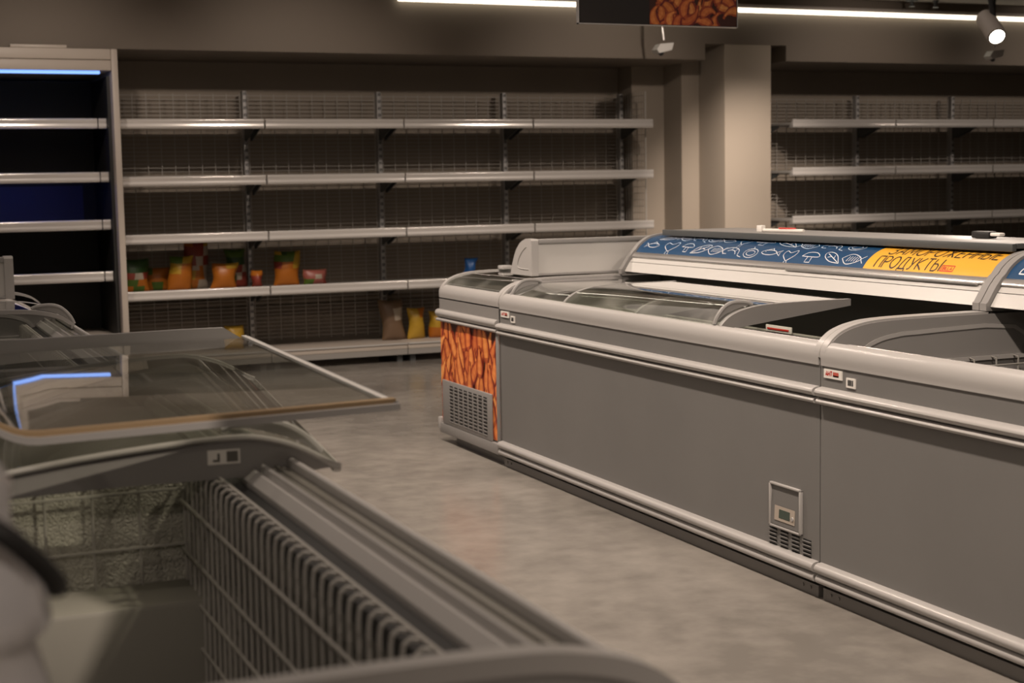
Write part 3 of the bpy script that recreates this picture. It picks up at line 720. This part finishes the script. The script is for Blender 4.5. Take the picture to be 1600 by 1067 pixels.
# ================================================================== FOREGROUND PLASTIC BAG on the near end of the left freezer
t = thing('plastic_bag', 'white glossy plastic bag with black strap at the lower left corner', 'bag', (.02, 1.2, .84))
secs = [(a-.84, b-.02, c) for a, b, c in ((.8392, .112, .045), (.869, .108, .045), (.905, .099, .04), (.912, .106, .05), (.917, .119, .06), (.935, .115, .058), (.955, .108, .05), (.975, .102, .044), (.988, .095, .038), (1.0, .088, .034), (1.015, .092, .034), (1.03, .092, .034), (1.045, .086, .03), (1.056, .074, .02))]
mb = MB(); rings = []
rr = random.Random(3)
for k, (z, hw, dp) in enumerate(secs):
    rings.append(mb.vs([((hw*math.cos(2*math.pi*j/20))*(1+.06*math.sin(3*j+k)), dp*math.sin(2*math.pi*j/20)*(1+.15*math.sin(5*j+2*k)), z) for j in range(20)]))
for a, b in zip(rings, rings[1:]):
    for j in range(20): mb.face((a[j], a[(j+1) % 20], b[(j+1) % 20], b[j]))
mb.face(rings[0][::-1]); mb.face(rings[-1])
mb.build('film', M['plastic'], t, 60)
mb = MB().tube(smooth([(.0, -.05, .200), (.05, -.068, .172), (.075, -.072, .150), (.092, -.07, .128), (.094, -.066, .120)], 5), .0085, 8)
mb.build('strap', M['black'], t)
# ================================================================== BAGS ON THE SHELVES
PAL = dict(o=(.42, .13, .012), g=(.07, .13, .015), y=(.45, .27, .025), w=(.38, .32, .25), r=(.24, .04, .025), p=(.30, .09, .07), b=(.015, .08, .25), br=(.16, .10, .06), dg=(.025, .065, .015))  # bag colours lowered to carry the dim light under the shelves
def bag(x, z, w, h, cols, label, lean=0, y=10.50, rot=0., th=.05, group='snack bags on the low shelves'):
    t = thing('snack_bag', label, 'bag', (x, y, z), group)
    mb = MB(); nx, nz = 8, 10; F = []; Bk = []
    for j in range(nz+1):
        v = j/nz; rowf = []; rowb = []
        for i in range(nx+1):
            u = i/nx; puff = (math.sin(math.pi*u)**.6)*(math.sin(math.pi*min(1, v*.94+.03))**.5); wob = .006*math.sin(9*u+7*v+x*30)
            ww = w*(1-.10*math.sin(math.pi*v)); px = (u-.5)*ww+lean*v*h+wob; pz = v*h*(1-.03*math.sin(math.pi*u))
            rowf.append((px, -th*puff, max(.0, pz))); rowb.append((px, th*.8*puff+.004, max(.0, pz)))
        F.append(mb.vs(rowf)); Bk.append(mb.vs(rowb))
    for j in range(nz):
        for i in range(nx):
            c = cols[min(len(cols)-1, int(j/nz*len(cols)))]
            if isinstance(c, tuple): c = c[min(len(c)-1, int(i/nx*len(c)))]
            c = PAL[c]
            mb.face((F[j][i], F[j][i+1], F[j+1][i+1], F[j+1][i]), 0, c); mb.face((Bk[j][i+1], Bk[j][i], Bk[j+1][i], Bk[j+1][i+1]), 0, c)
    for j in range(nz):
        mb.face((F[j][0], F[j+1][0], Bk[j+1][0], Bk[j][0]), 0, PAL['y']); mb.face((F[j][nx], Bk[j][nx], Bk[j+1][nx], F[j+1][nx]), 0, PAL['y'])
    for i in range(nx):
        mb.face((F[0][i], Bk[0][i], Bk[0][i+1], F[0][i+1]), 0, PAL['o']); mb.face((F[nz][i], F[nz][i+1], Bk[nz][i+1], Bk[nz][i]), 0, PAL['g'])
    o = mb.build('pouch', M['film'], t, 80)
    t.rotation_euler = (0, 0, rot)
z4 = .568
bag(1.67, z4, .20, .23, [('o', 'g', 'o'), ('g', 'o'), ('r', 'w', 'r'), 'dg', 'dg'], 'orange bag with green top, first beside the tall chiller', rot=.2, y=10.47)
bag(1.83, z4, .20, .16, [('o', 'g', 'o'), 'o', ('g', 'o', 'o')], 'low orange and green bag, second from the tall chiller', rot=-.2, y=10.60)
bag(1.965, z4, .17, .24, ['o', 'o', ('y', 'o'), ('g', 'y')], 'orange bag left of the tall white and red one', lean=.1, y=10.47)
bag(2.115, z4, .18, .335, [('g', 'o', 'w', 'w'), ('y', 'o', 'w'), ('o', 'w', 'o', 'w'), ('r', 'w', 'r'), ('r', 'r', 'w'), ('o', 'r', 'y')], 'tallest bag, white and red, reaching the shelf above', rot=.1, y=10.60)
bag(2.27, z4, .18, .18, ['o', 'o', 'o', ('o', 'y')], 'plain orange bag right of the tall white and red one', lean=.12, y=10.47)
bag(2.40, z4, .15, .27, [('g', 'r', 'r'), ('g', 'w', 'r'), ('dg', 'r', 'w'), 'dg', 'g'], 'green and red bag just left of the slotted upright', lean=-.05, y=10.60)
bag(2.51, z4, .08, .12, ['r', 'r', 'o'], 'small dark red packet right of the green and red bag', y=10.47)
bag(2.73, z4, .19, .25, ['o', 'o', 'o', ('r', 'o', 'o', 'y'), ('g', 'g', 'y'), ('y', 'dg', 'g', 'y')], 'orange bag with green top standing alone in the second unit', lean=.05, rot=-.1)
bag(2.94, z4, .19, .11, [('g', 'p', 'r'), ('p', 'w', 'p'), 'p'], 'low pink and red packet in the second unit', rot=.15)
bag(4.12, z4, .10, .15, ['b', 'b', ('b', 'b')], 'small blue bag standing in the third unit', lean=.2)
zb = .136
bag(2.34, zb, .15, .17, ['y', 'y', 'y'], 'yellow bag on the bottom deck behind the loose lid')
bag(3.53, zb, .18, .30, ['br', 'br', ('br', 'w'), 'br'], 'brown paper-coloured bag on the bottom deck', lean=-.1)
bag(3.70, zb, .14, .23, ['y', 'y', ('y', 'o')], 'bright yellow bag on the bottom deck right of the brown one', rot=.2)
bag(3.86, zb, .12, .20, ['o', 'y', 'y'], 'small yellow-orange bag on the bottom deck, rightmost', rot=-.2)
# ================================================================== HANGING POSTER, LAMPS
t = thing('hanging_sign', 'hanging poster, half black and half prawn picture, at the top edge', 'sign', (3.62, 6.6, 2.015)); P = Loc(t)
P.part(MB().box((3.183, 6.6, 2.017), (4.06, 6.612, 2.56)), 'board', M['poster'])
mb = MB(); shrimps(mb, lambda u, v, o: (3.567+u, 6.5995-o, 2.019+v), .491, .54, 80, 23, .13, .062, False, .75)
lab(P.part(mb, 'picture', M['printd']), 'dim orange picture of prawns')
P.part(MB().box((3.179, 6.596, 2.012), (3.184, 6.616, 2.56)).box((3.179, 6.596, 2.012), (4.063, 6.616, 2.0165)).box((4.0605, 6.596, 2.012), (4.064, 6.616, 2.56)), 'frame', M['alu'])
P.part(MB().tube([(3.3, 6.606, 2.56), (3.3, 6.606, ZC)], .003, 6).tube([(3.95, 6.606, 2.56), (3.95, 6.606, ZC)], .003, 6), 'hanger', M['alu'])
# track spot
t = thing('track_spotlight', 'grey cylinder spotlight, lit, hanging from the ceiling at the upper right', 'spotlight', (6.53, 7.6, ZC)); P = Loc(t)
ax = Vector((-.23, -.71, -.54)).normalized(); a = Vector((6.478, 7.5, 2.108))-ax*.235
P.part(MB().lathe([(.050, -.004), (.057, 0), (.059, .02), (.060, .228), (.060, .235), (.055, .235)], a, ax, 28), 'lamp_body', M['lampbody'])
P.part(MB().lathe([(.0545, .225), (.0545, .2345), (.02, .2365)], a, ax, 28), 'lens', M['lens'])
P.part(MB().tube([(6.50, 7.62, 2.57), (6.51, 7.62, 2.40), (6.535, 7.60, 2.235)], .016, 8), 'stem', M['dark'])
P.part(MB().box((6.38, 7.58, 2.57), (6.68, 7.66, ZC), 0, .006), 'track_adapter', M['dark'])
SPOTPOS = a+ax*.26; SPOTDIR = ax
def pendant(x, y, z, label, zr):
    t = thing('pendant_spotlight', label, 'spotlight', (x, y, ZC), 'small pendant lamps before the bulkhead'); P = Loc(t)
    P.part(MB().tube([(x, y, ZC), (x, y, z+.14)], .010, 8), 'stem', M['dark'])
    P.part(MB().tube([(x, y, z+.14), (x+.012, y, z+.05)], .008, 8), 'joint', M['alu'])
    P.part(MB().prism([(x-.065, z-.02), (x-.045, z-.045), (x+.055, z-.02), (x+.07, z+.03), (x-.035, z+.02)], 'y', y-.04, y+.04), 'lamp_head', M['white'])
    P.part(MB().lathe([(.02, 0), (.018, .02), (.008, .03)], (x-.01, y, z-.03), (0, 0, -1), 12), 'lens_cap', M['dark'])
pendant(5.235, 9.5, 2.20, 'small white pendant lamp head below the hanging poster', 0)
pendant(8.176, 9.5, 2.205, 'small white pendant lamp head below the lit grey spotlight', 0)
for k, (x, w) in enumerate(((7.62, .10), (7.85, .05))):
    tag(MB().lathe([(w*.5, 0), (w*.45, .012), (.015, .018), (.012, .05), (.025, .055)], (x, 9.80, ZC), (0, 0, -1), 14).build('ceiling_sensor', M['bracket']), ('wider dark ceiling sprinkler above the light line', 'smaller dark ceiling sprinkler right of the wider one')[k], 'sprinkler', 'ceiling sprinklers')
# ================================================================== LIGHTS
WARM = (1.0, .838, .712)
def spot(p, target, e, size=110, blend=.5, rad=.05, col=WARM):
    l = bpy.data.lights.new('lamp_or_added_spot', 'SPOT'); l.energy = e; l.spot_size = math.radians(size); l.spot_blend = blend; l.shadow_soft_size = rad; l.color = col
    o = bpy.data.objects.new('lamp_or_added_spot', l); COL.objects.link(o); o.location = p
    o.rotation_euler = (Vector(target)-Vector(p)).to_track_quat('-Z', 'Y').to_euler(); return o
def area(p, target, e, sx, sy, col=WARM):
    l = bpy.data.lights.new('ceiling_area', 'AREA'); l.energy = e; l.shape = 'RECTANGLE'; l.size = sx; l.size_y = sy; l.color = col
    o = bpy.data.objects.new('ceiling_area', l); COL.objects.link(o); o.location = p
    o.rotation_euler = (Vector(target)-Vector(p)).to_track_quat('-Z', 'Y').to_euler(); return o
for y in (-1.6, .6, 2.4, 4.2, 6.0, 7.8): spot((1.72, y, 2.58), (2.62, y+.15, 0), 125, 120, .4)
# added lamp; its cone edge draws the shadow line inside the left freezer
kp, kt, ke = Vector((1.59, .9, 2.58)), Vector((-.35, 2.75, .55)), Vector((.345, 2.86, .63))
spot(kp, kt, 200, 2*math.degrees((kt-kp).angle(ke-kp)), .05, .02)
spot((-.5, -1.4, 2.58), (.5, 1.5, .8), 55, 58, .8)  # added fill to brighten the left rails, near arch and bag
for y in (1.5, 4.5, 7.0): spot((-1.6, y, 2.58), (-.9, y, 0), 28, 125, .7)  # added fill from the left for the wire basket
spot((4.6, 5.0, 2.58), (4.2, 5.0, 0), 90, 100, .5)
spot((4.6, 7.6, 2.58), (4.8, 8.6, .0), 75, 105, .6)
spot(SPOTPOS, SPOTPOS+SPOTDIR, 45, 80, .5)
spot((5.4, 7.9, 2.55), (6.6, 10.5, .55), 330, 46, .9)
for x in (1.0, 2.7, 5.0, 7.2, 9.2): spot((x, 8.2, 2.55), (x, 10.4, 1.35), 42, 78, .9, .03)
area((3.0, 5.0, 2.60), (3.0, 5.0, 0), 46, 7, 7)
w = bpy.data.worlds.new('World'); bpy.context.scene.world = w; w.use_nodes = True
w.node_tree.nodes['Background'].inputs[0].default_value = (.05, .04, .03, 1); w.node_tree.nodes['Background'].inputs[1].default_value = .3
# ================================================================== CAMERA
cam = bpy.data.cameras.new('camera'); co = bpy.data.objects.new('camera', cam); COL.objects.link(co)
r = Vector((.9193024327627211, -.39314928798476, -.017795349775123582)); u = Vector((.056754676878217, .0876936957265129, .99452939744498)); f = Vector((.3894379844968797, .9152832638516352, -.10293008862381327))
co.matrix_world = Matrix(((r.x, u.x, -f.x, 0), (r.y, u.y, -f.y, 0), (r.z, u.z, -f.z, 1.25), (0, 0, 0, 1)))
cam.sensor_width = 36; cam.lens = 53.019; cam.clip_start = .05
cam.dof.use_dof = True; cam.dof.focus_distance = 4.9; cam.dof.aperture_fstop = 4.6
sc = bpy.context.scene; sc.camera = co
sc.view_settings.view_transform = 'Standard'; sc.view_settings.look = 'None'; sc.view_settings.exposure = .22; sc.view_settings.gamma = 1
sc.view_settings.use_curve_mapping = False
